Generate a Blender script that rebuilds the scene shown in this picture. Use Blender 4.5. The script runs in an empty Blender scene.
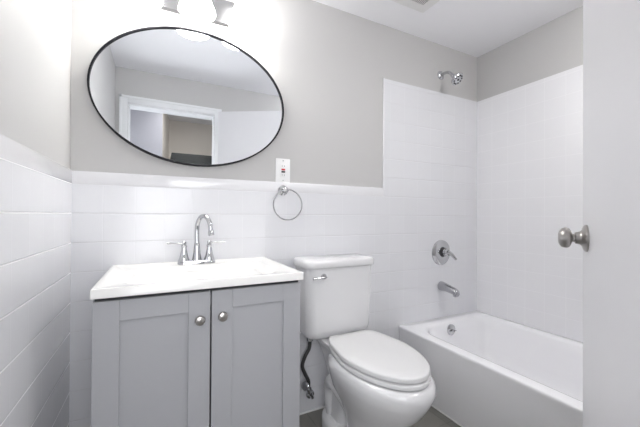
import bpy, bmesh, math, random
from mathutils import Vector, Matrix
PI = math.pi
S = bpy.context.scene
COL = S.collection

# ------------------------------------------------------------------ camera
cam_d = bpy.data.cameras.new('camera'); cam = bpy.data.objects.new('camera', cam_d); COL.objects.link(cam)
yaw, pit, rol = math.radians(27.017), math.radians(0.376), math.radians(0.336)
Fv = Vector((math.sin(yaw)*math.cos(pit), math.cos(yaw)*math.cos(pit), math.sin(pit)))
Rv = Vector((math.cos(yaw), -math.sin(yaw), 0)); Uv = Rv.cross(Fv)
R2 = Rv*math.cos(rol)+Uv*math.sin(rol); U2 = -Rv*math.sin(rol)+Uv*math.cos(rol)
M = Matrix((R2, U2, -Fv)).transposed().to_4x4(); M.translation = Vector((0, -1.57, 1.063))
cam.matrix_world = M
cam_d.sensor_width = 36; cam_d.lens = 317.35/640*36; cam_d.clip_start = 0.01
S.camera = cam

# ------------------------------------------------------------------ world, lights, exposure
w = bpy.data.worlds.new('world'); S.world = w; w.use_nodes = True
w.node_tree.nodes['Background'].inputs[0].default_value = (0.95, 0.97, 1.0, 1)
w.node_tree.nodes['Background'].inputs[1].default_value = 0.6
S.view_settings.view_transform = 'Standard'; S.view_settings.look = 'None'
S.view_settings.gamma = 1; S.view_settings.use_curve_mapping = False
S.view_settings.exposure = 0.13
SHADE_EMIT = 17.0
FILL_DOME_EMIT = 30.0
HALL_A, HALL_C = 20.0, 4.5
S.cycles.diffuse_bounces = 10; S.cycles.max_bounces = 14; S.cycles.glossy_bounces = 6; S.cycles.sample_clamp_indirect = 6

def area(name, loc, target, sx, sy, power, col):
    d = bpy.data.lights.new(name, 'AREA'); d.shape = 'RECTANGLE'; d.size = sx; d.size_y = sy
    d.energy = power; d.color = col
    o = bpy.data.objects.new(name, d); COL.objects.link(o); o.location = loc
    o.rotation_euler = (Vector(target)-Vector(loc)).to_track_quat('-Z', 'Y').to_euler()
    return o
# two added, unseen fill lights in the hall, brightening the room through the doorway
area('hall_fill', (0.15, -2.1, 1.15), (0.7, 0, 0.9), 1.1, 0.9, HALL_A, (0.96, 0.97, 1.0))
area('hall_ceiling_fill', (0.3, -1.95, 2.2), (0.3, -1.95, 0), 0.5, 0.3, HALL_C, (1.0, 0.97, 0.93))

# ------------------------------------------------------------------ materials
def mat(name, col, rough=0.5, metal=0.0, coat=0.0, noise=0.0, nscale=20, bump=0.0, spec=0.5, **kw):
    m = bpy.data.materials.new(name); m.use_nodes = True
    nt = m.node_tree; b = nt.nodes['Principled BSDF']
    b.inputs['Base Color'].default_value = (*col, 1); b.inputs['Roughness'].default_value = rough
    b.inputs['Metallic'].default_value = metal; b.inputs['Coat Weight'].default_value = coat
    b.inputs['Specular IOR Level'].default_value = spec
    if kw.get('emit'):
        b.inputs['Emission Color'].default_value = (*kw['emit'][0], 1); b.inputs['Emission Strength'].default_value = kw['emit'][1]
    if noise or bump:
        g = nt.nodes.new('ShaderNodeNewGeometry'); n = nt.nodes.new('ShaderNodeTexNoise')
        n.inputs['Scale'].default_value = nscale; n.inputs['Detail'].default_value = 4
        nt.links.new(g.outputs['Position'], n.inputs['Vector'])
        if noise:
            r = nt.nodes.new('ShaderNodeMapRange')
            r.inputs['To Min'].default_value = 1-noise; r.inputs['To Max'].default_value = 1+noise
            nt.links.new(n.outputs['Fac'], r.inputs['Value'])
            mx = nt.nodes.new('ShaderNodeVectorMath'); mx.operation = 'SCALE'
            mx.inputs[0].default_value = col; nt.links.new(r.outputs[0], mx.inputs['Scale'])
            nt.links.new(mx.outputs[0], b.inputs['Base Color'])
        if bump:
            bp = nt.nodes.new('ShaderNodeBump'); bp.inputs['Strength'].default_value = bump; bp.inputs['Distance'].default_value = 0.002
            nt.links.new(n.outputs['Fac'], bp.inputs['Height']); nt.links.new(bp.outputs[0], b.inputs['Normal'])
    return m

def tile_mat(name, col, grout, pu, pv, u0, v0, axis, gw=0.0022, vert_strength=0.5, rough=0.12, var=0.015, bmp=0.6):
    """square glazed tiles laid in a stacked grid, in metres"""
    m = bpy.data.materials.new(name); m.use_nodes = True
    nt = m.node_tree; b = nt.nodes['Principled BSDF']; L = nt.links.new
    g = nt.nodes.new('ShaderNodeNewGeometry'); sp = nt.nodes.new('ShaderNodeSeparateXYZ'); L(g.outputs['Position'], sp.inputs[0])
    def mth(op, a, b_=None, c=None):
        n = nt.nodes.new('ShaderNodeMath'); n.operation = op
        for i, v in enumerate((a, b_, c)):
            if v is None: continue
            if isinstance(v, (int, float)): n.inputs[i].default_value = v
            else: L(v, n.inputs[i])
        return n.outputs[0]
    ua, va = axis
    cells, dists = [], []
    for ax, p, o in ((ua, pu, u0), (va, pv, v0)):
        t = mth('DIVIDE', mth('SUBTRACT', sp.outputs[ax], o), p)
        fr = mth('SUBTRACT', t, mth('FLOOR', t)); cells.append(mth('FLOOR', t))
        dists.append(mth('MULTIPLY', mth('MINIMUM', fr, mth('SUBTRACT', 1.0, fr)), p))
    def groove(d, width):
        r = nt.nodes.new('ShaderNodeMapRange'); r.interpolation_type = 'SMOOTHSTEP'
        r.inputs['From Min'].default_value = width*0.4; r.inputs['From Max'].default_value = width*1.3
        r.inputs['To Min'].default_value = 1; r.inputs['To Max'].default_value = 0
        L(d, r.inputs['Value']); return r.outputs[0]
    gu = mth('MULTIPLY', groove(dists[0], gw), vert_strength); gv = groove(dists[1], gw)  # vert_strength fades upright wall joints, imitating light from above in the colour
    gg = mth('MAXIMUM', gu, gv)
    cv = nt.nodes.new('ShaderNodeCombineXYZ'); L(cells[0], cv.inputs[0]); L(cells[1], cv.inputs[1])
    wn = nt.nodes.new('ShaderNodeTexWhiteNoise'); wn.noise_dimensions = '3D'; L(cv.outputs[0], wn.inputs['Vector'])
    sc = mth('ADD', 1-var, mth('MULTIPLY', wn.outputs['Value'], 2*var))
    vm = nt.nodes.new('ShaderNodeVectorMath'); vm.operation = 'SCALE'; vm.inputs[0].default_value = col; L(sc, vm.inputs['Scale'])
    mx = nt.nodes.new('ShaderNodeMix'); mx.data_type = 'RGBA'; L(gg, mx.inputs['Factor'])
    L(vm.outputs[0], mx.inputs['A']); mx.inputs['B'].default_value = (*grout, 1); L(mx.outputs['Result'], b.inputs['Base Color'])
    L(mth('ADD', rough, mth('MULTIPLY', gg, 0.5)), b.inputs['Roughness'])
    bp = nt.nodes.new('ShaderNodeBump'); bp.inputs['Strength'].default_value = bmp; bp.inputs['Distance'].default_value = 0.0015
    L(mth('SUBTRACT', 1.0, gg), bp.inputs['Height']); L(bp.outputs[0], b.inputs['Normal'])
    return m

PAINT = mat('wall_paint', (0.535, 0.53, 0.525), 0.55, bump=0.05, nscale=250, noise=0.01)
CEIL = mat('ceiling_paint', (0.90, 0.90, 0.92), 0.7, bump=0.06, nscale=180)
HALLP = mat('hall_paint', (0.50, 0.50, 0.55), 0.6, noise=0.01)
HALLB = mat('beige_paint', (0.74, 0.69, 0.63), 0.6, noise=0.01)
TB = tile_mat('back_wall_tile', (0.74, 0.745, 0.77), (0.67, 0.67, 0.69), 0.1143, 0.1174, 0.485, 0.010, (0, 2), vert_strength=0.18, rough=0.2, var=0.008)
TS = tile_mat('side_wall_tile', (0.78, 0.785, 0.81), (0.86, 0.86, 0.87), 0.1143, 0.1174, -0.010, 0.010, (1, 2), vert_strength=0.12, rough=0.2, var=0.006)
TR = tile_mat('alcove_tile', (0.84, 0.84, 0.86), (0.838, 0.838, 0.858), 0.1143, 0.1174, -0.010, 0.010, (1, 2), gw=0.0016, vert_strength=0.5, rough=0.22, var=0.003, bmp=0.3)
GLAZE = mat('white_glaze', (0.79, 0.79, 0.81), 0.12, coat=0.2)
CAULK = mat('white_caulk', (0.82, 0.82, 0.81), 0.5)
FLOORM = tile_mat('floor_tile', (0.20, 0.195, 0.175), (0.15, 0.15, 0.14), 0.305, 0.61, 0.11, 0.2, (0, 1), gw=0.0015, vert_strength=1, rough=0.45, var=0.08)
PORC = mat('porcelain', (0.74, 0.74, 0.75), 0.1, coat=0.3)
SEATM = mat('seat_plastic', (0.70, 0.70, 0.705), 0.25)
ENAM = mat('tub_enamel', (0.89, 0.89, 0.91), 0.14, coat=0.2)
MARBLE = mat('cultured_marble', (0.84, 0.835, 0.815), 0.2, coat=0.3, noise=0.01, nscale=6)
CAB = mat('grey_cabinet_paint', (0.385, 0.39, 0.41), 0.42)
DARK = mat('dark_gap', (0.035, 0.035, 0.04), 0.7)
CHROME = mat('chrome', (0.58, 0.585, 0.60), 0.05, 1.0)
NICKEL = mat('brushed_nickel', (0.47, 0.45, 0.43), 0.3, 1.0, bump=0.05, nscale=400)
SATIN = mat('satin_chrome', (0.48, 0.48, 0.50), 0.2, 1.0)
BLACK = mat('black_metal', (0.008, 0.008, 0.012), 0.5, spec=0.2)
MIRR = mat('mirror_glass', (0.91, 0.935, 0.965), 0.0, 1.0)
BRAID = mat('braided_steel', (0.09, 0.09, 0.09), 0.4, 0.7, noise=0.5, nscale=500)
DOORM = mat('white_door_paint', (0.79, 0.785, 0.805), 0.35)
TRIMM = mat('white_trim_paint', (0.82, 0.83, 0.84), 0.3)
PLATE = mat('outlet_plastic', (0.85, 0.85, 0.85), 0.3)
REDP = mat('red_button', (0.55, 0.03, 0.04), 0.4)
BLKP = mat('black_button', (0.03, 0.03, 0.03), 0.4)
PLATEM = mat('brushed_plate', (0.13, 0.13, 0.135), 0.35, 0.8)
GLASS = mat('frosted_lamp_glass', (0.9, 0.9, 0.88), 0.3, emit=((1.0, 0.985, 0.96), SHADE_EMIT))
VENTM = mat('vent_plastic', (0.80, 0.80, 0.79), 0.5)
TALLM = mat('dark_laminate', (0.02, 0.023, 0.023), 0.5)

# ------------------------------------------------------------------ mesh helpers
def finish(name, bm, m, parent=None, smooth=True, auto=35):
    bmesh.ops.remove_doubles(bm, verts=bm.verts, dist=1e-6)
    bmesh.ops.recalc_face_normals(bm, faces=bm.faces)
    me = bpy.data.meshes.new(name); bm.to_mesh(me); bm.free()
    me.materials.append(m)
    if smooth:
        me.polygons.foreach_set('use_smooth', [True]*len(me.polygons))
        try: me.set_sharp_from_angle(angle=math.radians(auto))
        except Exception: pass
    o = bpy.data.objects.new(name, me); COL.objects.link(o)
    if parent is not None:
        o.parent = parent
        if parent.type == 'EMPTY': o.matrix_parent_inverse = Matrix.Translation(-parent.location)
    return o
def box(bm, x0, x1, y0, y1, z0, z1, bev=0, seg=2):
    vs = [bm.verts.new((x, y, z)) for x in (x0, x1) for y in (y0, y1) for z in (z0, z1)]
    fs = [(0,1,3,2),(4,6,7,5),(0,4,5,1),(2,3,7,6),(0,2,6,4),(1,5,7,3)]
    F = [bm.faces.new([vs[i] for i in f]) for f in fs]
    if bev:
        ed = list({e for f in F for e in f.edges})
        bmesh.ops.bevel(bm, geom=ed, offset=bev, segments=seg, affect='EDGES', profile=0.5)
def B(name, x0, x1, y0, y1, z0, z1, m, parent=None, bev=0, seg=2):
    bm = bmesh.new(); box(bm, x0, x1, y0, y1, z0, z1, bev, seg); return finish(name, bm, m, parent)
def frame_axes(d):
    d = Vector(d).normalized(); a = Vector((0, 0, 1)) if abs(d.z) < 0.9 else Vector((1, 0, 0))
    u = d.cross(a).normalized(); return d, u, d.cross(u).normalized()
def lathe(bm, prof, origin, axis, n=32, closed=True):
    """prof: (radius, distance along axis)"""
    d, u, v = frame_axes(axis); o = Vector(origin); rings = []
    for r, h in prof:
        if r < 1e-6: rings.append([bm.verts.new(o+d*h)])
        else: rings.append([bm.verts.new(o+d*h+(u*math.cos(2*PI*i/n)+v*math.sin(2*PI*i/n))*r) for i in range(n)])
    for a, b in zip(rings, rings[1:]):
        for i in range(n):
            j = (i+1) % n
            if len(a) == 1 and len(b) == 1: continue
            if len(a) == 1: bm.faces.new((a[0], b[i], b[j]))
            elif len(b) == 1: bm.faces.new((a[i], b[0], a[j]))
            else: bm.faces.new((a[i], a[j], b[j], b[i]))
def catmull(P, k=8):
    P = [Vector(p) for p in P]; Q = [P[0]*2-P[1]]+P+[P[-1]*2-P[-2]]; out = []
    for i in range(1, len(Q)-2):
        for j in range(k):
            t = j/k; a, b, c, d = Q[i-1:i+3]
            out.append(0.5*((2*b)+(c-a)*t+(2*a-5*b+4*c-d)*t*t+(3*b-a-3*c+d)*t**3))
    out.append(P[-1]); return out
def tube(bm, pts, rads, n=14, k=8, cap=True, sq=1.0):
    C = catmull(pts, k); m_ = len(pts)-1
    if isinstance(rads, (int, float)): rads = [rads]*len(pts)
    rr = []
    for i in range(len(C)):
        t = i/k; a = min(int(t), m_-1); f = t-a; rr.append(rads[a]*(1-f)+rads[a+1]*f)
    d0, u, v = frame_axes(C[1]-C[0]); rings = []
    for i, p in enumerate(C):
        d = (C[min(i+1, len(C)-1)]-C[max(i-1, 0)]).normalized()
        u = (u-d*u.dot(d)).normalized(); v = d.cross(u)
        rings.append([bm.verts.new(p+(u*math.cos(2*PI*a/n)+v*math.sin(2*PI*a/n)*sq)*rr[i]) for a in range(n)])
    for a, b in zip(rings, rings[1:]):
        for i in range(n): bm.faces.new((a[i], a[(i+1) % n], b[(i+1) % n], b[i]))
    if cap: bm.faces.new(rings[0]); bm.faces.new(list(reversed(rings[-1])))
def loft(bm, sections, cap0=True, cap1=True):
    rings = [[bm.verts.new(p) for p in s] for s in sections]; n = len(rings[0])
    for a, b in zip(rings, rings[1:]):
        for i in range(n): bm.faces.new((a[i], a[(i+1) % n], b[(i+1) % n], b[i]))
    if cap0: bm.faces.new(list(reversed(rings[0])))
    if cap1: bm.faces.new(rings[-1])
    return rings
def rrect(x0, x1, y0, y1, r, z, n=6):
    """rounded rectangle, r = one radius or four (x1y1, x0y1, x0y0, x1y0)"""
    if isinstance(r, (int, float)): r = (r,)*4
    P = []
    for (cx, cy, a0, rr) in ((x1-r[0], y1-r[0], 0, r[0]), (x0+r[1], y1-r[1], 90, r[1]), (x0+r[2], y0+r[2], 180, r[2]), (x1-r[3], y0+r[3], 270, r[3])):
        for i in range(n+1):
            a = math.radians(a0+90*i/n); P.append((cx+rr*math.cos(a), cy+rr*math.sin(a), z))
    return P
def thing(name, label, cat, loc, group=None):
    o = bpy.data.objects.new(name, None); COL.objects.link(o); o.location = loc; o.empty_display_size = 0.05
    return tag(o, label, cat, group)
def tag(o, label, cat, group=None):
    o['label'] = label; o['category'] = cat
    if group: o['group'] = group
    return o
def struct(o): o['kind'] = 'structure'; return o

# ------------------------------------------------------------------ room shell
XL, XR, YF, H = -0.313, 2.107, -1.47, 2.247
WT = 1.234; ST = 1.912; XS = 1.235
T = 0.008
floor = struct(B('floor', -1.6, 2.3, -3.0, 0.12, -0.1, 0.0, FLOORM))
ceil = struct(B('ceiling', -1.6, 2.3, -3.0, 0.12, H, H+0.1, CEIL))
wb = struct(B('wall_back', XL-0.12, XR+0.12, 0.0, 0.12, 0, H, PAINT))
wl = struct(B('wall_left', XL-0.12, XL, YF-0.12, 0.0, 0, H, PAINT))
wr = struct(B('wall_right', XR, XR+0.12, YF-0.12, 0.0, 0, H, PAINT))
DX0, DX1, DH = -0.226, 0.449, 1.965
bm = bmesh.new()
box(bm, XL, DX0, YF-0.12, YF, 0, H); box(bm, DX1, XR, YF-0.12, YF, 0, H); box(bm, DX0, DX1, YF-0.12, YF, DH, H)
wf = struct(finish('wall_front', bm, PAINT))
# tiled faces of the walls (8 mm tiles on the plaster)
bm = bmesh.new()
ol = [(XL, 0), (XR, 0), (XR, ST), (XS, ST), (XS, WT), (XL, WT)]
f0 = [bm.verts.new((x, 0, z)) for x, z in ol]; f1 = [bm.verts.new((x, -T, z)) for x, z in ol]
bm.faces.new(f0); bm.faces.new(list(reversed(f1)))
for i in range(6): bm.faces.new((f0[i], f0[(i+1) % 6], f1[(i+1) % 6], f1[i]))
finish('tile_panel', bm, TB, wb)
B('tile_panel', XL, XL+T, YF, -T, 0, WT, TS, wl)
B('tile_panel', XR-T, XR, YF, -T, 0, ST, TR, wr)
# glazed bullnose edges
bm = bmesh.new(); box(bm, XL+T, XS+0.001, -T-0.0006, 0.0, WT-0.05, WT+0.002, 0.002)
finish('bullnose_cap', bm, GLAZE, wb)
bm = bmesh.new(); box(bm, XL, XL+T+0.0006, YF, -T, WT-0.05, WT+0.002, 0.002); finish('bullnose_cap', bm, GLAZE, wl)
bm = bmesh.new(); box(bm, XS-0.004, XS+0.006, -T-0.0025, 0.0, WT-0.01, ST+0.002, 0.003); finish('edge_strip', bm, GLAZE, wb)
# caulk lines at the floor
struct(B('trim_1', XL+T, 1.357, -T-0.007, -T, 0, 0.007, CAULK, bev=0.002))
struct(B('trim_2', XL+T, XL+T+0.007, YF+0.05, -T-0.007, 0, 0.007, CAULK, bev=0.002))

# door casing and jamb
cw = 0.058
bm = bmesh.new()
for yy, yn in ((YF, YF+0.016), (YF-0.136, YF-0.12)):
    box(bm, DX0-cw, DX0, yy, yn, 0, DH+cw, 0.003); box(bm, DX0, DX1, yy, yn, DH, DH+cw, 0.003)
    box(bm, DX1, DX1+cw, yy, yn, 0, DH+cw, 0.003)
yo = YF+0.016
box(bm, DX0-cw, DX0-cw+0.02, yo-0.001, yo+0.006, 0, DH+cw, 0.002); box(bm, DX0-cw, DX1+cw, yo-0.001, yo+0.006, DH+cw-0.02, DH+cw, 0.002)
tr = struct(finish('trim_3', bm, TRIMM))
bm = bmesh.new()
box(bm, DX0-0.001, DX0+0.004, YF-0.12, YF, 0, DH); box(bm, DX1-0.003, DX1+0.001, YF-0.12, YF, 0, DH); box(bm, DX0, DX1, YF-0.12, YF, DH-0.012, DH+0.001)
box(bm, DX0+0.004, DX0+0.012, YF-0.085, YF-0.04, 0, DH-0.012)
box(bm, DX1-0.009, DX1-0.003, YF-0.085, YF-0.04, 0, DH-0.012)
finish('door_jamb', bm, TRIMM, tr)

# hall seen in the mirror
bm = bmesh.new()
pts = [(-1.6, -2.2), (0.033, -2.2), (0.115, -2.85), (2.3, -2.85), (2.3, -3.0), (-1.6, -3.0)]
a = [bm.verts.new((x, y, 0)) for x, y in pts]; b_ = [bm.verts.new((x, y, H)) for x, y in pts]
bm.faces.new(list(reversed(a))); bm.faces.new(b_)
for i in range(6): bm.faces.new((a[i], a[(i+1) % 6], b_[(i+1) % 6], b_[i]))
hw = struct(finish('wall_hall', bm, HALLB))
hw.data.materials.append(HALLP)
for p in hw.data.polygons:
    if abs(p.center.y+2.2) < 0.01: p.material_index = 1
tc = thing('tall_cabinet', 'dark flat-topped tall unit beyond the doorway, its top edge seen low in the mirror', 'cabinet', (0.42, -2.45, 0))
B('body', 0.12, 0.74, -2.8, -2.16, 0.02, 1.72, TALLM, tc, 0.006)
B('door', 0.122, 0.738, -2.158, -2.14, 0.10, 1.70, TALLM, tc, 0.004)

# ------------------------------------------------------------------ bathtub
TX, TZ = 1.357, 0.372
tub = thing('bathtub', 'white alcove bathtub with a plain apron along the right wall', 'bathtub', ((TX+XR)/2, -0.73, 0))
bm = bmesh.new()
X1, Y0, Y1 = XR-T-0.001, YF+0.002, -T-0.0005
S_ = []
def rr_(ins_f, ins_b, ins_w, ins_e, r, z): return rrect(TX+ins_f, X1-ins_w, Y0+ins_e, Y1-ins_b, r, z, 8)
def rq(ins_f, ins_b, ins_w, ins_e, r, z): return rrect(TX+ins_f, X1-ins_w, Y0+ins_e, Y1-ins_b, (0.09, r, 0.09, 0.09), z, 8)
secs = [rrect(TX+0.022, X1, Y0, Y1, 0.004, 0.0, 8), rrect(TX+0.012, X1, Y0, Y1, 0.004, 0.03, 8), rrect(TX+0.004, X1, Y0, Y1, 0.004, 0.30, 8),
        rrect(TX+0.001, X1, Y0, Y1, 0.004, 0.355, 8), rrect(TX, X1, Y0, Y1, 0.004, 0.365, 8), rrect(TX+0.002, X1, Y0, Y1, 0.004, 0.370, 8),
        rrect(TX+0.007, X1-0.002, Y0+0.002, Y1-0.002, 0.006, TZ, 8),
        rq(0.060, 0.070, 0.045, 0.10, 0.15, TZ), rq(0.074, 0.084, 0.057, 0.112, 0.145, TZ-0.004), rq(0.083, 0.093, 0.065, 0.125, 0.14, TZ-0.016),
        rq(0.089, 0.099, 0.072, 0.15, 0.135, TZ-0.06), rr_(0.105, 0.112, 0.09, 0.22, 0.10, 0.17), rr_(0.130, 0.135, 0.115, 0.29, 0.11, 0.095),
        rr_(0.165, 0.17, 0.15, 0.34, 0.11, 0.066), rr_(0.25, 0.27, 0.24, 0.45, 0.08, 0.058)]
loft(bm, secs)
finish('tub_shell', bm, ENAM, tub, auto=50)
bm = bmesh.new(); lathe(bm, [(0, 0.004), (0.028, 0.003), (0.034, 0), (0.034, -0.003)], (1.72, -0.30, 0.0585), (0, 0, 1)); finish('drain', bm, CHROME, tub)
B('caulk_line', TX+0.014, TX+0.022, Y0+0.05, Y1, 0, 0.007, CAULK, tub, 0.002)
# overflow plate on the sloping end
OX, OZ = 1.712, 0.322
bm = bmesh.new(); ax = (0, -1, 0.06)
lathe(bm, [(0.0, 0.011), (0.012, 0.0105), (0.028, 0.008), (0.035, 0.003), (0.035, -0.004)], (OX, Y1-0.101, OZ), ax); ov = finish('overflow_plate', bm, CHROME, tub)
bm = bmesh.new(); tube(bm, [(OX-0.026, Y1-0.118, OZ-0.004), (OX, Y1-0.12, OZ-0.001), (OX+0.026, Y1-0.118, OZ-0.004)], [0.003, 0.006, 0.003])
lathe(bm, [(0.007, 0), (0.006, 0.018)], (OX, Y1-0.108, OZ), (0, -1, 0)); finish('trip_lever', bm, SATIN, ov)

# ------------------------------------------------------------------ vanity
VX0, VX1, VYF = -0.165, 0.478, -0.455
van = thing('vanity_cabinet', 'grey two-door bathroom vanity cabinet under the white sink top', 'cabinet', (0.16, -0.24, 0))
bm = bmesh.new()
box(bm, VX0, VX0+0.016, VYF, -0.012, 0.0, 0.818); box(bm, VX1-0.016, VX1, VYF, -0.012, 0.0, 0.818)
box(bm, VX0+0.016, VX1-0.016, VYF, -0.012, 0.08, 0.095); box(bm, VX0+0.016, VX1-0.016, -0.024, -0.012, 0.095, 0.818)
box(bm, VX0+0.016, VX1-0.016, VYF+0.05, VYF+0.065, 0.0, 0.08)
box(bm, VX0+0.016, VX1-0.016, VYF, VYF+0.018, 0.76, 0.80)
finish('cabinet_body', bm, CAB, van)
B('gap_shade_strip', VX0+0.004, VX1-0.004, VYF-0.008, VYF+0.02, 0.812, 0.8255, DARK, van)  # dark strip painted in for the shaded gap under the counter
def shaker(x0, x1, kx, kz):
    z0, z1 = 0.085, 0.812; yb, yf = VYF-0.001, VYF-0.019; sw = 0.067
    bm = bmesh.new()
    box(bm, x0, x0+sw, yf, yb, z0, z1, 0.0012, 1); box(bm, x1-sw, x1, yf, yb, z0, z1, 0.0012, 1)
    box(bm, x0+sw, x1-sw, yf, yb, z1-sw+0.005, z1, 0.0012, 1); box(bm, x0+sw, x1-sw, yf, yb, z0, z0+sw, 0.0012, 1)
    d = finish('door', bm, CAB, van)
    B('door_panel', x0+sw-0.003, x1-sw+0.003, yf+0.007, yb-0.002, z0+sw-0.003, z1-sw+0.008, CAB, d)
    bm = bmesh.new()
    lathe(bm, [(0.008, 0), (0.006, 0.004), (0.0055, 0.012), (0.010, 0.015), (0.0155, 0.019), (0.016, 0.022), (0.0135, 0.027), (0.007, 0.0295), (0, 0.030)], (kx, yf, kz), (0, -1, 0), 28)
    finish('knob', bm, NICKEL, d)
shaker(VX0, 0.1555, 0.122, 0.726); shaker(0.1605, VX1, 0.193, 0.729)

# ------------------------------------------------------------------ sink top
CX0, CX1, CYF, CYB, CZ = -0.1676, 0.4823, -0.4943, -T-0.001, 0.853
top = thing('sink_top', 'white one-piece sink top with a shallow rectangular basin, lying on the grey vanity', 'sink', (0.157, -0.25, 0.8255))
bm = bmesh.new()
ins = [(0.0, 0.8257, 0.004), (0.0, CZ-0.004, 0.004), (0.0012, CZ-0.0012, 0.005), (0.004, CZ, 0.006)]
secs = [rrect(CX0+i, CX1-i, CYF+i, CYB-i*0.5, r, z, 8) for i, z, r in ins]
secs.append(rrect(CX0+0.013, CX1-0.013, CYF+0.013, CYB-0.010, 0.012, CZ, 8))
secs.append(rrect(CX0+0.018, CX1-0.018, CYF+0.018, CYB-0.014, 0.012, CZ-0.003, 8))
bx0, bx1, by0, by1 = CX0+0.06, CX1-0.06, CYF+0.05, CYB-0.115
secs.append(rrect(bx0, bx1, by0, by1, 0.05, CZ-0.0045, 8))
for i, dz, r in ((0.012, 0.0065, 0.05), (0.03, 0.022, 0.055), (0.05, 0.055, 0.06), (0.085, 0.085, 0.06), (0.12, 0.10, 0.045)):
    secs.append(rrect(bx0+i*1.3, bx1-i*1.3, by0+i*0.8, by1-i*0.8, r, CZ-dz, 8))
loft(bm, secs)
finish('basin_slab', bm, MARBLE, top, auto=40)
bm = bmesh.new(); lathe(bm, [(0, 0.002), (0.018, 0.003), (0.024, 0.002), (0.026, -0.001)], (0.157, (by0+by1)/2, CZ-0.0995), (0, 0, 1)); finish('drain', bm, CHROME, top)

# ------------------------------------------------------------------ faucet
FX, FY, FZ = 0.153, -0.080, CZ-0.0032
fau = thing('faucet', 'chrome two-handle gooseneck faucet standing at the back of the sink top', 'faucet', (FX, FY, FZ))
bm = bmesh.new()
loft(bm, [rrect(FX-0.078+i, FX+0.078-i, FY-0.027+i, FY+0.027-i, 0.0265-i, FZ+z, 8) for i, z in ((0, 0), (0, 0.007), (0.003, 0.012), (0.010, 0.016))])
finish('base_plate', bm, CHROME, fau)
bm = bmesh.new()
lathe(bm, [(0.021, 0.010), (0.020, 0.02), (0.0155, 0.045), (0.0125, 0.075), (0.0115, 0.079), (0.0125, 0.083), (0.0105, 0.088), (0.0095, 0.10)], (FX, FY, FZ), (0, 0, 1))
tube(bm, [(FX, FY, FZ+0.09), (FX, FY, FZ+0.15), (FX+0.003, FY-0.006, FZ+0.180), (FX+0.014, FY-0.026, FZ+0.205), (FX+0.030, FY-0.056, FZ+0.205), (FX+0.042, FY-0.078, FZ+0.180), (FX+0.046, FY-0.086, FZ+0.145)],
     [0.0095, 0.0095, 0.0095, 0.0095, 0.0095, 0.0095, 0.0095], 18)
lathe(bm, [(0.0, 0), (0.010, 0.0), (0.012, 0.002), (0.012, 0.018), (0.0095, 0.024)], (FX+0.048, FY-0.088, FZ+0.126), (-0.1, 0.2, 1))
finish('spout', bm, CHROME, fau)
for s in (-1, 1):
    hx = FX+s*0.052
    bm = bmesh.new()
    lathe(bm, [(0.024, 0.008), (0.0235, 0.016), (0.017, 0.035), (0.0115, 0.062), (0.0105, 0.072), (0.0125, 0.075), (0.0125, 0.079), (0.009, 0.083), (0.0095, 0.096), (0.006, 0.099), (0, 0.0995)], (hx, FY, FZ), (0, 0, 1), 28)
    hb = finish('handle', bm, CHROME, fau)
    bm = bmesh.new(); tube(bm, [(hx, FY, FZ+0.089), (hx+s*0.03, FY-0.002, FZ+0.091), (hx+s*0.068, FY-0.005, FZ+0.092)], [0.006, 0.005, 0.006], 14, sq=0.7)
    finish('lever', bm, CHROME, hb)

# ------------------------------------------------------------------ mirror
MX, MZ, MA, MB_ = 0.159, 1.5965, 0.4155, 0.3095
mir = thing('wall_mirror', 'wide oval mirror in a thin black frame on the grey wall above the sink', 'mirror', (MX, 0, MZ))
bm = bmesh.new(); n = 96
def ell(a, b, y): return [(MX+a*math.cos(2*PI*i/n), y, MZ+b*math.sin(2*PI*i/n)) for i in range(n)]
loft(bm, [ell(MA-0.006, MB_-0.006, -0.006), ell(MA-0.006, MB_-0.006, -0.022)])
finish('mirror_glass', bm, MIRR, mir)
bm = bmesh.new()
R = loft(bm, [ell(MA-0.007, MB_-0.007, -0.002), ell(MA, MB_, -0.002), ell(MA, MB_, -0.029), ell(MA-0.001, MB_-0.001, -0.030), ell(MA-0.006, MB_-0.006, -0.030), ell(MA-0.007, MB_-0.007, -0.029), ell(MA-0.007, MB_-0.007, -0.002)], False, False)
finish('frame', bm, BLACK, mir)

# ------------------------------------------------------------------ vanity light
lig = thing('vanity_light', 'bright three-shade bathroom wall light on a chrome bar above the oval mirror', 'lamp', (0.144, 0, 2.02))
B('back_plate', -0.135, 0.425, -0.028, -0.0005, 1.972, 2.085, PLATEM, lig, 0.004)
for cx in (-0.064, 0.144, 0.352):
    bm = bmesh.new()
    tube(bm, [(cx, -0.026, 2.045), (cx, -0.06, 2.06), (cx, -0.095, 2.105), (cx, -0.105, 2.12)], 0.007)
    lathe(bm, [(0.0, 0.0), (0.018, 0.0), (0.030, -0.012), (0.033, -0.035)], (cx, -0.105, 2.13), (0, 0, 1))
    arm = finish('arm', bm, CHROME, lig)
    bm = bmesh.new()
    pr_ = [(0.030, 2.11), (0.035, 2.085), (0.040, 2.055), (0.050, 2.015), (0.063, 1.98), (0.073, 1.955), (0.076, 1.942)]
    lathe(bm, [(r, z) for r, z in pr_]+[(r-0.003, z+0.0005) for r, z in reversed(pr_)]+[(0.030, 2.11)], (cx, -0.105, 0), (0, 0, 1), 40)
    finish('lamp_shade', bm, GLASS, lig)
    bm = bmesh.new()
    lathe(bm, [(0.012, 0.10), (0.013, 0.08), (0.022, 0.055), (0.028, 0.03), (0.024, 0.010), (0.012, 0.001), (0, 0)], (cx, -0.105, 1.985), (0, 0, 1), 24)
    finish('bulb', bm, GLASS, lig)

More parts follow.
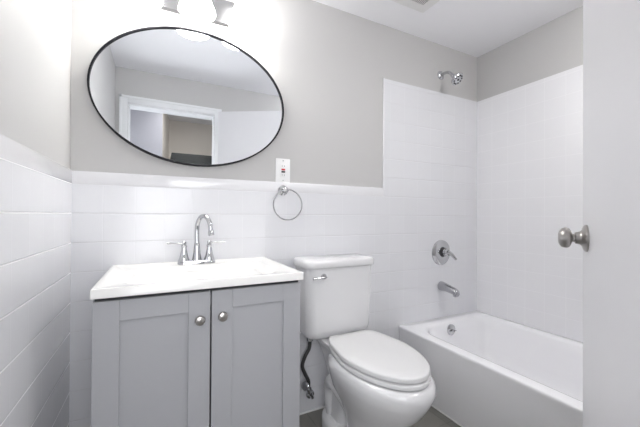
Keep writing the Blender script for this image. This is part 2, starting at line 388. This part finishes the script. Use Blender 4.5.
# ------------------------------------------------------------------ outlet
OX0 = 0.5795
out = thing('wall_outlet', 'white wall outlet with red and black test buttons, on the grey wall beside the mirror', 'outlet', (OX0, 0, 1.2970))
B('cover_plate', OX0-0.040, OX0+0.040, -0.006, -0.0002, 1.2345, 1.3595, PLATE, out, 0.003)
B('receptacle', OX0-0.017, OX0+0.017, -0.0085, -0.005, 1.2620, 1.3320, PLATE, out, 0.001)
B('reset_button', OX0-0.010, OX0+0.010, -0.0105, -0.008, 1.2975, 1.3065, REDP, out, 0.0006)
B('test_button', OX0-0.010, OX0+0.010, -0.0105, -0.008, 1.2855, 1.2945, BLKP, out, 0.0006)
for zc in (1.3200, 1.2730):
    bm = bmesh.new()
    for dx in (-0.006, 0.006): box(bm, OX0+dx-0.0009, OX0+dx+0.0009, -0.0089, -0.0082, zc-0.004, zc+0.004)
    lathe(bm, [(0, 0), (0.0024, 0), (0.0024, 0.001)], (OX0, -0.0082, zc-0.008), (0, -1, 0), 12)
    finish('socket_slots', bm, DARK, out)
for zc in (1.2460, 1.3480):
    bm = bmesh.new(); lathe(bm, [(0.003, 0), (0.003, 0.0008), (0, 0.0012)], (OX0, -0.006, zc), (0, -1, 0), 12); finish('screw', bm, SATIN, out)

# ------------------------------------------------------------------ towel ring
RX, RZ = 0.577, 1.192
tow = thing('towel_ring', 'round chrome towel ring hanging on the white tiles below the outlet', 'towel ring', (RX, -T, RZ))
bm = bmesh.new()
lathe(bm, [(0.026, 0.0028), (0.026, 0.007), (0.020, 0.011), (0.012, 0.016), (0.010, 0.036), (0.013, 0.040), (0.013, 0.054), (0.009, 0.058), (0, 0.059)], (RX, -T, RZ), (0, -1, 0))
finish('wall_post', bm, CHROME, tow)
bm = bmesh.new(); rr0 = 0.077; rc = Vector((RX+0.011, -0.056, RZ-0.075))
N, n2 = 64, 10
rings = []
for i in range(N):
    a = 2*PI*i/N; c = rc+Vector((math.cos(a), 0, math.sin(a)))*rr0
    rings.append([bm.verts.new(c+(Vector((math.cos(a), 0, math.sin(a)))*math.cos(2*PI*j/n2)+Vector((0, 1, 0))*math.sin(2*PI*j/n2))*0.0032) for j in range(n2)])
for i in range(N):
    for j in range(n2): bm.faces.new((rings[i][j], rings[(i+1) % N][j], rings[(i+1) % N][(j+1) % n2], rings[i][(j+1) % n2]))
finish('ring', bm, CHROME, tow)

# ------------------------------------------------------------------ toilet
TC = 0.853
toi = thing('toilet', 'white two-piece toilet with closed lid between the vanity and the bathtub', 'toilet', (TC, -0.40, 0))
def egg(w_, yb, yf, z, n=64, p=2.0, pb=None, cx=TC, tap=0.0):
    """egg outline: blunt back at yb, rounded front at yf"""
    yc = yb-(yb-yf)*0.42; P = []
    for i in range(n):
        a = 2*PI*i/n; c, s = math.cos(a), math.sin(a)
        q = pb if (s > 0 and pb) else p
        x = math.copysign(abs(c)**(2/q), c)*w_; y = math.copysign(abs(s)**(2/q), s)*((yb-yc) if s > 0 else (yc-yf))
        if s > 0: x *= 1-tap*(y/(yb-yc))**1.4
        P.append((cx+x, yc+y, z))
    return P
bm = bmesh.new()
loft(bm, [egg(0.105, -0.30, -0.575, 0.0), egg(0.103, -0.30, -0.57, 0.04), egg(0.098, -0.29, -0.55, 0.10), egg(0.104, -0.27, -0.57, 0.17),
          egg(0.128, -0.25, -0.625, 0.24), egg(0.156, -0.235, -0.685, 0.30, pb=2.8), egg(0.175, -0.23, -0.720, 0.355, pb=2.8), egg(0.183, -0.23, -0.736, 0.392, pb=2.8),
          egg(0.181, -0.23, -0.731, 0.418, pb=2.8), egg(0.172, -0.23, -0.716, 0.430), egg(0.160, -0.235, -0.695, 0.432)])
bowl = finish('bowl', bm, PORC, toi, auto=60)
bm = bmesh.new()   # rear column and deck that carry the tank
secs = [rrect(TC-0.10, TC+0.10, -0.30, -0.13, 0.05, 0.03, 8), rrect(TC-0.085, TC+0.085, -0.30, -0.13, 0.05, 0.10, 8), rrect(TC-0.080, TC+0.080, -0.32, -0.12, 0.05, 0.25, 8),
        rrect(TC-0.090, TC+0.090, -0.34, -0.08, 0.05, 0.35, 8), rrect(TC-0.105, TC+0.105, -0.34, -0.045, 0.05, 0.405, 8), rrect(TC-0.124, TC+0.124, -0.33, -0.035, 0.05, 0.425, 8),
        rrect(TC-0.124, TC+0.124, -0.325, -0.04, 0.05, 0.443, 8)]
loft(bm, secs); finish('tank_deck', bm, PORC, toi, auto=60)
for s in (-1, 1):
    bm = bmesh.new()
    tube(bm, [(TC+s*0.05, -0.50, 0.20), (TC+s*0.07, -0.40, 0.20), (TC+s*0.072, -0.31, 0.23), (TC+s*0.072, -0.22, 0.25), (TC+s*0.066, -0.165, 0.20), (TC+s*0.06, -0.18, 0.05)], [0.035, 0.04, 0.042, 0.042, 0.04, 0.035], 20)
    finish('trapway', bm, PORC, toi, auto=80)
bm = bmesh.new()
loft(bm, [egg(0.130, -0.09, -0.58, 0.0, p=2.2, pb=3), egg(0.130, -0.09, -0.58, 0.055, p=2.2, pb=3), egg(0.124, -0.096, -0.572, 0.071, p=2.2, pb=3), egg(0.10, -0.12, -0.55, 0.081, p=2.2, pb=3)])
finish('foot', bm, PORC, toi, auto=60)
for s in (-1, 1):
    bm = bmesh.new(); lathe(bm, [(0.015, 0), (0.014, 0.010), (0.009, 0.018), (0, 0.021)], (TC+s*0.104, -0.36, 0.070), (0, 0, 1), 20); finish('bolt_cap', bm, SEATM, toi)
# seat ring and lid
bm = bmesh.new()
sw_, sb, sf = 0.168, -0.222, -0.716
loft(bm, [egg(sw_-0.006, sb, sf+0.006, 0.4335, pb=7, tap=0.24), egg(sw_, sb+0.002, sf, 0.438, pb=7, tap=0.24), egg(sw_, sb+0.002, sf, 0.449, pb=7, tap=0.24), egg(sw_-0.004, sb, sf+0.004, 0.4535, pb=7, tap=0.24),
          egg(sw_-0.06, -0.30, sf+0.07, 0.4535), egg(sw_-0.06, -0.30, sf+0.07, 0.434)], False, False)
finish('seat', bm, SEATM, toi, auto=50)
bm = bmesh.new(); lz = 0.4590
loft(bm, [egg(sw_-0.006, sb-0.002, sf+0.009, lz, pb=9, tap=0.24), egg(sw_-0.001, sb, sf+0.004, lz+0.003, pb=9, tap=0.24), egg(sw_-0.001, sb, sf+0.004, lz+0.016, pb=9, tap=0.24), egg(sw_-0.003, sb-0.002, sf+0.006, lz+0.0195, pb=9, tap=0.24),
          egg(sw_-0.009, sb-0.007, sf+0.012, lz+0.022, pb=9, tap=0.24), egg(sw_-0.05, sb-0.04, sf+0.06, lz+0.0235, pb=7, tap=0.24), egg(0.03, -0.42, -0.50, lz+0.024)])
finish('lid', bm, SEATM, toi, auto=50)
for s in (-1, 1):
    bm = bmesh.new(); tube(bm, [(TC+s*0.055, -0.212, 0.462), (TC+s*0.10, -0.212, 0.462)], 0.012, 14); finish('hinge', bm, SEATM, toi)
# tank
def tsec(hw_, yf, z, r=0.045): return rrect(TC-0.018-hw_, TC-0.018+hw_, yf, -0.022, (0.02, 0.02, r, r), z, 8)
bm = bmesh.new()
loft(bm, [tsec(0.135, -0.15, 0.4435), tsec(0.165, -0.168, 0.450), tsec(0.182, -0.182, 0.466), tsec(0.187, -0.188, 0.49), tsec(0.191, -0.192, 0.62), tsec(0.195, -0.195, 0.8025)])
tank = finish('tank', bm, PORC, toi, auto=50)
bm = bmesh.new()
loft(bm, [tsec(0.196, -0.196, 0.803, 0.045), tsec(0.205, -0.205, 0.805, 0.05), tsec(0.208, -0.209, 0.812, 0.055), tsec(0.208, -0.209, 0.832, 0.055), tsec(0.204, -0.205, 0.840, 0.052), tsec(0.192, -0.194, 0.845, 0.045), tsec(0.15, -0.15, 0.846, 0.03)])
finish('tank_lid', bm, PORC, toi, auto=50)
hx, hz = TC-0.018-0.142, 0.765
bm = bmesh.new()
lathe(bm, [(0.014, 0), (0.013, 0.006), (0.008, 0.010), (0.007, 0.020)], (hx+0.03, -0.195, hz), (0, -1, 0), 20)
tube(bm, [(hx+0.036, -0.213, hz+0.001), (hx+0.01, -0.216, hz-0.001), (hx-0.035, -0.214, hz-0.004)], [0.006, 0.0055, 0.008], 14, sq=0.8)
finish('flush_handle', bm, CHROME, tank)

# supply stop and hose
sup = thing('water_supply', 'dark braided supply hose and chrome shut-off valve on the tiles left of the toilet', 'valve', (0.70, -T, 0.17))
bm = bmesh.new()
lathe(bm, [(0.024, 0.0005), (0.022, 0.006), (0.012, 0.010), (0.009, 0.012), (0.009, 0.03), (0.0, 0.031)], (0.742, -T, 0.095), (0, -1, 0), 24)
tube(bm, [(0.742, -0.036, 0.091), (0.728, -0.05, 0.115), (0.714, -0.062, 0.14)], [0.010, 0.011, 0.013], 14)
lathe(bm, [(0.0, -0.014), (0.013, -0.012), (0.014, 0.012), (0.010, 0.014), (0.009, 0.028), (0, 0.028)], (0.710, -0.065, 0.150), (-0.25, -0.1, 1), 16)
vb = finish('valve_body', bm, SATIN, sup)
bm = bmesh.new(); lathe(bm, [(0.006, 0), (0.006, 0.018), (0.016, 0.020), (0.021, 0.024), (0.021, 0.030), (0.014, 0.034), (0, 0.035)], (0.699, -0.070, 0.180), (-0.75, -0.5, 0.35), 20)
finish('valve_handle', bm, CHROME, vb)
bm = bmesh.new()
tube(bm, [(0.705, -0.066, 0.175), (0.702, -0.07, 0.205), (0.680, -0.072, 0.25), (0.667, -0.072, 0.29), (0.680, -0.075, 0.335), (0.702, -0.078, 0.375), (0.706, -0.08, 0.415)], 0.0095, 12)
finish('hose', bm, BRAID, sup)
bm = bmesh.new(); lathe(bm, [(0.010, 0), (0.018, 0.004), (0.018, 0.020), (0.010, 0.024)], (0.706, -0.08, 0.412), (0, 0, 1), 8); finish('coupling_nut', bm, CHROME, sup)

# ------------------------------------------------------------------ shower fittings
VX = 1.728
sh = thing('wall_shower', 'small chrome shower head on a bent arm, high on the grey wall above the tub', 'shower head', (VX, 0, 2.035))
bm = bmesh.new(); lathe(bm, [(0.030, 0), (0.029, 0.004), (0.022, 0.010), (0.011, 0.013)], (VX, 0, 2.035), (0, -1, 0)); finish('escutcheon', bm, CHROME, sh)
bm = bmesh.new(); tube(bm, [(VX, -0.003, 2.035), (VX, -0.045, 2.036), (VX, -0.078, 2.022), (VX, -0.103, 1.993)], 0.0095, 16); finish('arm', bm, CHROME, sh)
bm = bmesh.new(); hd = Vector((0.16, -0.66, -0.73)).normalized(); ho = Vector((VX, -0.095, 2.001))
lathe(bm, [(0.0, 0.0), (0.012, 0.002), (0.014, 0.012), (0.011, 0.018), (0.016, 0.024), (0.030, 0.036), (0.041, 0.046), (0.043, 0.056), (0.039, 0.062), (0, 0.063)], ho, hd, 36)
hdo = finish('head', bm, CHROME, sh)
bm = bmesh.new(); _, hu, hv = frame_axes(hd)
for i in range(10):
    a = 2*PI*i/10; lathe(bm, [(0.0055, 0.0), (0.0045, 0.0025), (0, 0.003)], ho+hd*0.0625+(hu*math.cos(a)+hv*math.sin(a))*0.029, hd, 8)
lathe(bm, [(0.007, 0.0), (0.006, 0.003), (0, 0.004)], ho+hd*0.0628, hd, 10)
finish('nozzles', bm, DARK, hdo)

va = thing('shower_valve', 'round chrome shower control with a single lever on the tiles above the tub spout', 'valve', (VX, -T, 0.815))
bm = bmesh.new(); lathe(bm, [(0.086, 0.0005), (0.085, 0.004), (0.078, 0.009), (0.050, 0.014), (0.034, 0.017), (0.030, 0.018), (0.0, 0.019)], (VX, -T, 0.815), (0, -1, 0), 48); finish('face_plate', bm, CHROME, va)
bm = bmesh.new(); lathe(bm, [(0.034, 0.016), (0.033, 0.020), (0.026, 0.021), (0.026, 0.035), (0.0, 0.036)], (VX, -T, 0.82), (0, -1, 0), 32); finish('collar', bm, DARK, va)
bm = bmesh.new(); lathe(bm, [(0.022, 0.034), (0.026, 0.040), (0.026, 0.056), (0.020, 0.064), (0, 0.067)], (VX, -T, 0.82), (0, -1, 0), 28)
tube(bm, [(VX, -0.062, 0.825), (VX+0.022, -0.080, 0.808), (VX+0.042, -0.098, 0.775)], [0.022, 0.018, 0.013], 16, sq=0.7)
finish('lever', bm, CHROME, va)

spo = thing('tub_spout', 'chrome tub spout on the tiles between the shower control and the tub rim', 'spout', (VX, -T, 0.585))
bm = bmesh.new()
def ring(y, z, rx, rz, n=24): return [(VX+rx*math.cos(2*PI*i/n), y, z+rz*math.sin(2*PI*i/n)) for i in range(n)]
loft(bm, [ring(-T-0.0005, 0.588, 0.031, 0.031), ring(-0.02, 0.588, 0.031, 0.031), ring(-0.05, 0.586, 0.027, 0.027), ring(-0.10, 0.577, 0.025, 0.024), ring(-0.130, 0.570, 0.023, 0.023), ring(-0.146, 0.564, 0.019, 0.020), ring(-0.150, 0.562, 0.014, 0.015)])
finish('spout_body', bm, SATIN, spo)
bm = bmesh.new(); lathe(bm, [(0.016, 0), (0.016, 0.012), (0.012, 0.013)], (VX, -0.128, 0.553), (0, 0, -1), 20); finish('outlet', bm, CHROME, spo)

# ------------------------------------------------------------------ ceiling vent
ve = thing('ceiling_vent', 'white square exhaust vent grille in the ceiling above the tub', 'vent', (1.22, -0.345, H))
vx1, vy1, vs = 1.360, -0.205, 0.28
bm = bmesh.new()
loft(bm, [rrect(vx1-vs+i, vx1-i, vy1-vs+i, vy1-i, 0.008, H-z, 4) for i, z in ((0, 0.0003), (0, 0.005), (0.006, 0.011), (0.02, 0.015))])
finish('cover', bm, VENTM, ve)
gx0, gx1, gy0, gy1 = vx1-vs+0.07, vx1-0.065, vy1-vs+0.07, vy1-0.062
B('grille_opening', gx0, gx1, gy0, gy1, H-0.0165, H-0.0152, DARK, ve)
bm = bmesh.new()
k = 14
for i in range(k+1):
    x = gx0+(gx1-gx0)*i/k; box(bm, x-0.0018, x+0.0018, gy0, gy1, H-0.020, H-0.0165)
for i in range(4):
    y = gy0+(gy1-gy0)*i/3; box(bm, gx0, gx1, y-0.002, y+0.002, H-0.0205, H-0.0165)
finish('grille', bm, VENTM, ve)

# ------------------------------------------------------------------ added fill dome, out of the frame, evens out the room's lighting
DOMEM = mat('fill_dome_glow', (0.9, 0.9, 0.9), 0.4, emit=((1.0, 0.985, 0.97), FILL_DOME_EMIT))
cl = thing('ceiling_fill_dome', 'added fill light shaped as a round white dome, unseen on the ceiling', 'lamp', (1.52, -1.22, H))
bm = bmesh.new(); lathe(bm, [(0, 0.0003), (0.165, 0.0003), (0.165, 0.02), (0.155, 0.024), (0, 0.024)], (1.52, -1.22, H), (0, 0, -1), 40); finish('rim', bm, TRIMM, cl)
bm = bmesh.new(); lathe(bm, [(0.15, 0.0245), (0.145, 0.045), (0.12, 0.07), (0.08, 0.088), (0.04, 0.096), (0, 0.098)], (1.52, -1.22, H), (0, 0, -1), 40); finish('fill_dome', bm, DOMEM, cl)

# ------------------------------------------------------------------ open bathroom door
door = thing('door_1', 'white door', 'door', (0.458, -1.466, 0)); del door['label']; del door['category']; struct(door)
ex, ey = 1.008, -1.1355
dd = Vector((ex-0.458, ey+1.466, 0)); L_ = 0.645; dd.normalize(); dn = Vector((-dd.y, dd.x, 0))   # dn = side facing the sink wall
def dpt(s, t, z): v = Vector((0.458, -1.466, 0))+dd*s+dn*t; return (v.x, v.y, z)
def slab(bm, s0, s1, t0, t1, z0, z1):
    vs = [bm.verts.new(dpt(s, t, z)) for s in (s0, s1) for t in (t0, t1) for z in (z0, z1)]
    for f in [(0,1,3,2),(4,6,7,5),(0,4,5,1),(2,3,7,6),(0,2,6,4),(1,5,7,3)]: bm.faces.new([vs[i] for i in f])
    bmesh.ops.bevel(bm, geom=list({e for v in vs for e in v.link_edges}), offset=0.0015, segments=2, affect='EDGES')
bm = bmesh.new(); slab(bm, 0.006, L_, -0.035, 0.0, 0.012, 2.0); finish('door_slab', bm, DOORM, door)
for sd in (1, -1):
    bm = bmesh.new(); base = Vector(dpt(L_-0.060, 0.0 if sd > 0 else -0.035, 1.010))
    lathe(bm, [(0.034, 0), (0.0335, 0.004), (0.030, 0.007), (0.021, 0.010), (0.0165, 0.014), (0.015, 0.020), (0.0145, 0.0235), (0.0105, 0.025), (0.0105, 0.029), (0.013, 0.0305),
               (0.019, 0.032), (0.0245, 0.036), (0.0265, 0.0415), (0.0265, 0.0455), (0.0245, 0.051), (0.020, 0.055), (0.012, 0.058), (0, 0.059)], base, dn*sd, 40)
    finish('door_knob', bm, NICKEL, door)
bm = bmesh.new(); slab(bm, L_-0.001, L_+0.0006, -0.029, -0.006, 0.985, 1.04); finish('latch_plate', bm, NICKEL, door)
for z in (0.25, 1.0, 1.78):
    bm = bmesh.new(); lathe(bm, [(0, 0), (0.006, 0), (0.006, 0.085), (0, 0.085)], dpt(0.0, 0.007, z), (0, 0, 1), 12); finish('hinge', bm, NICKEL, door)
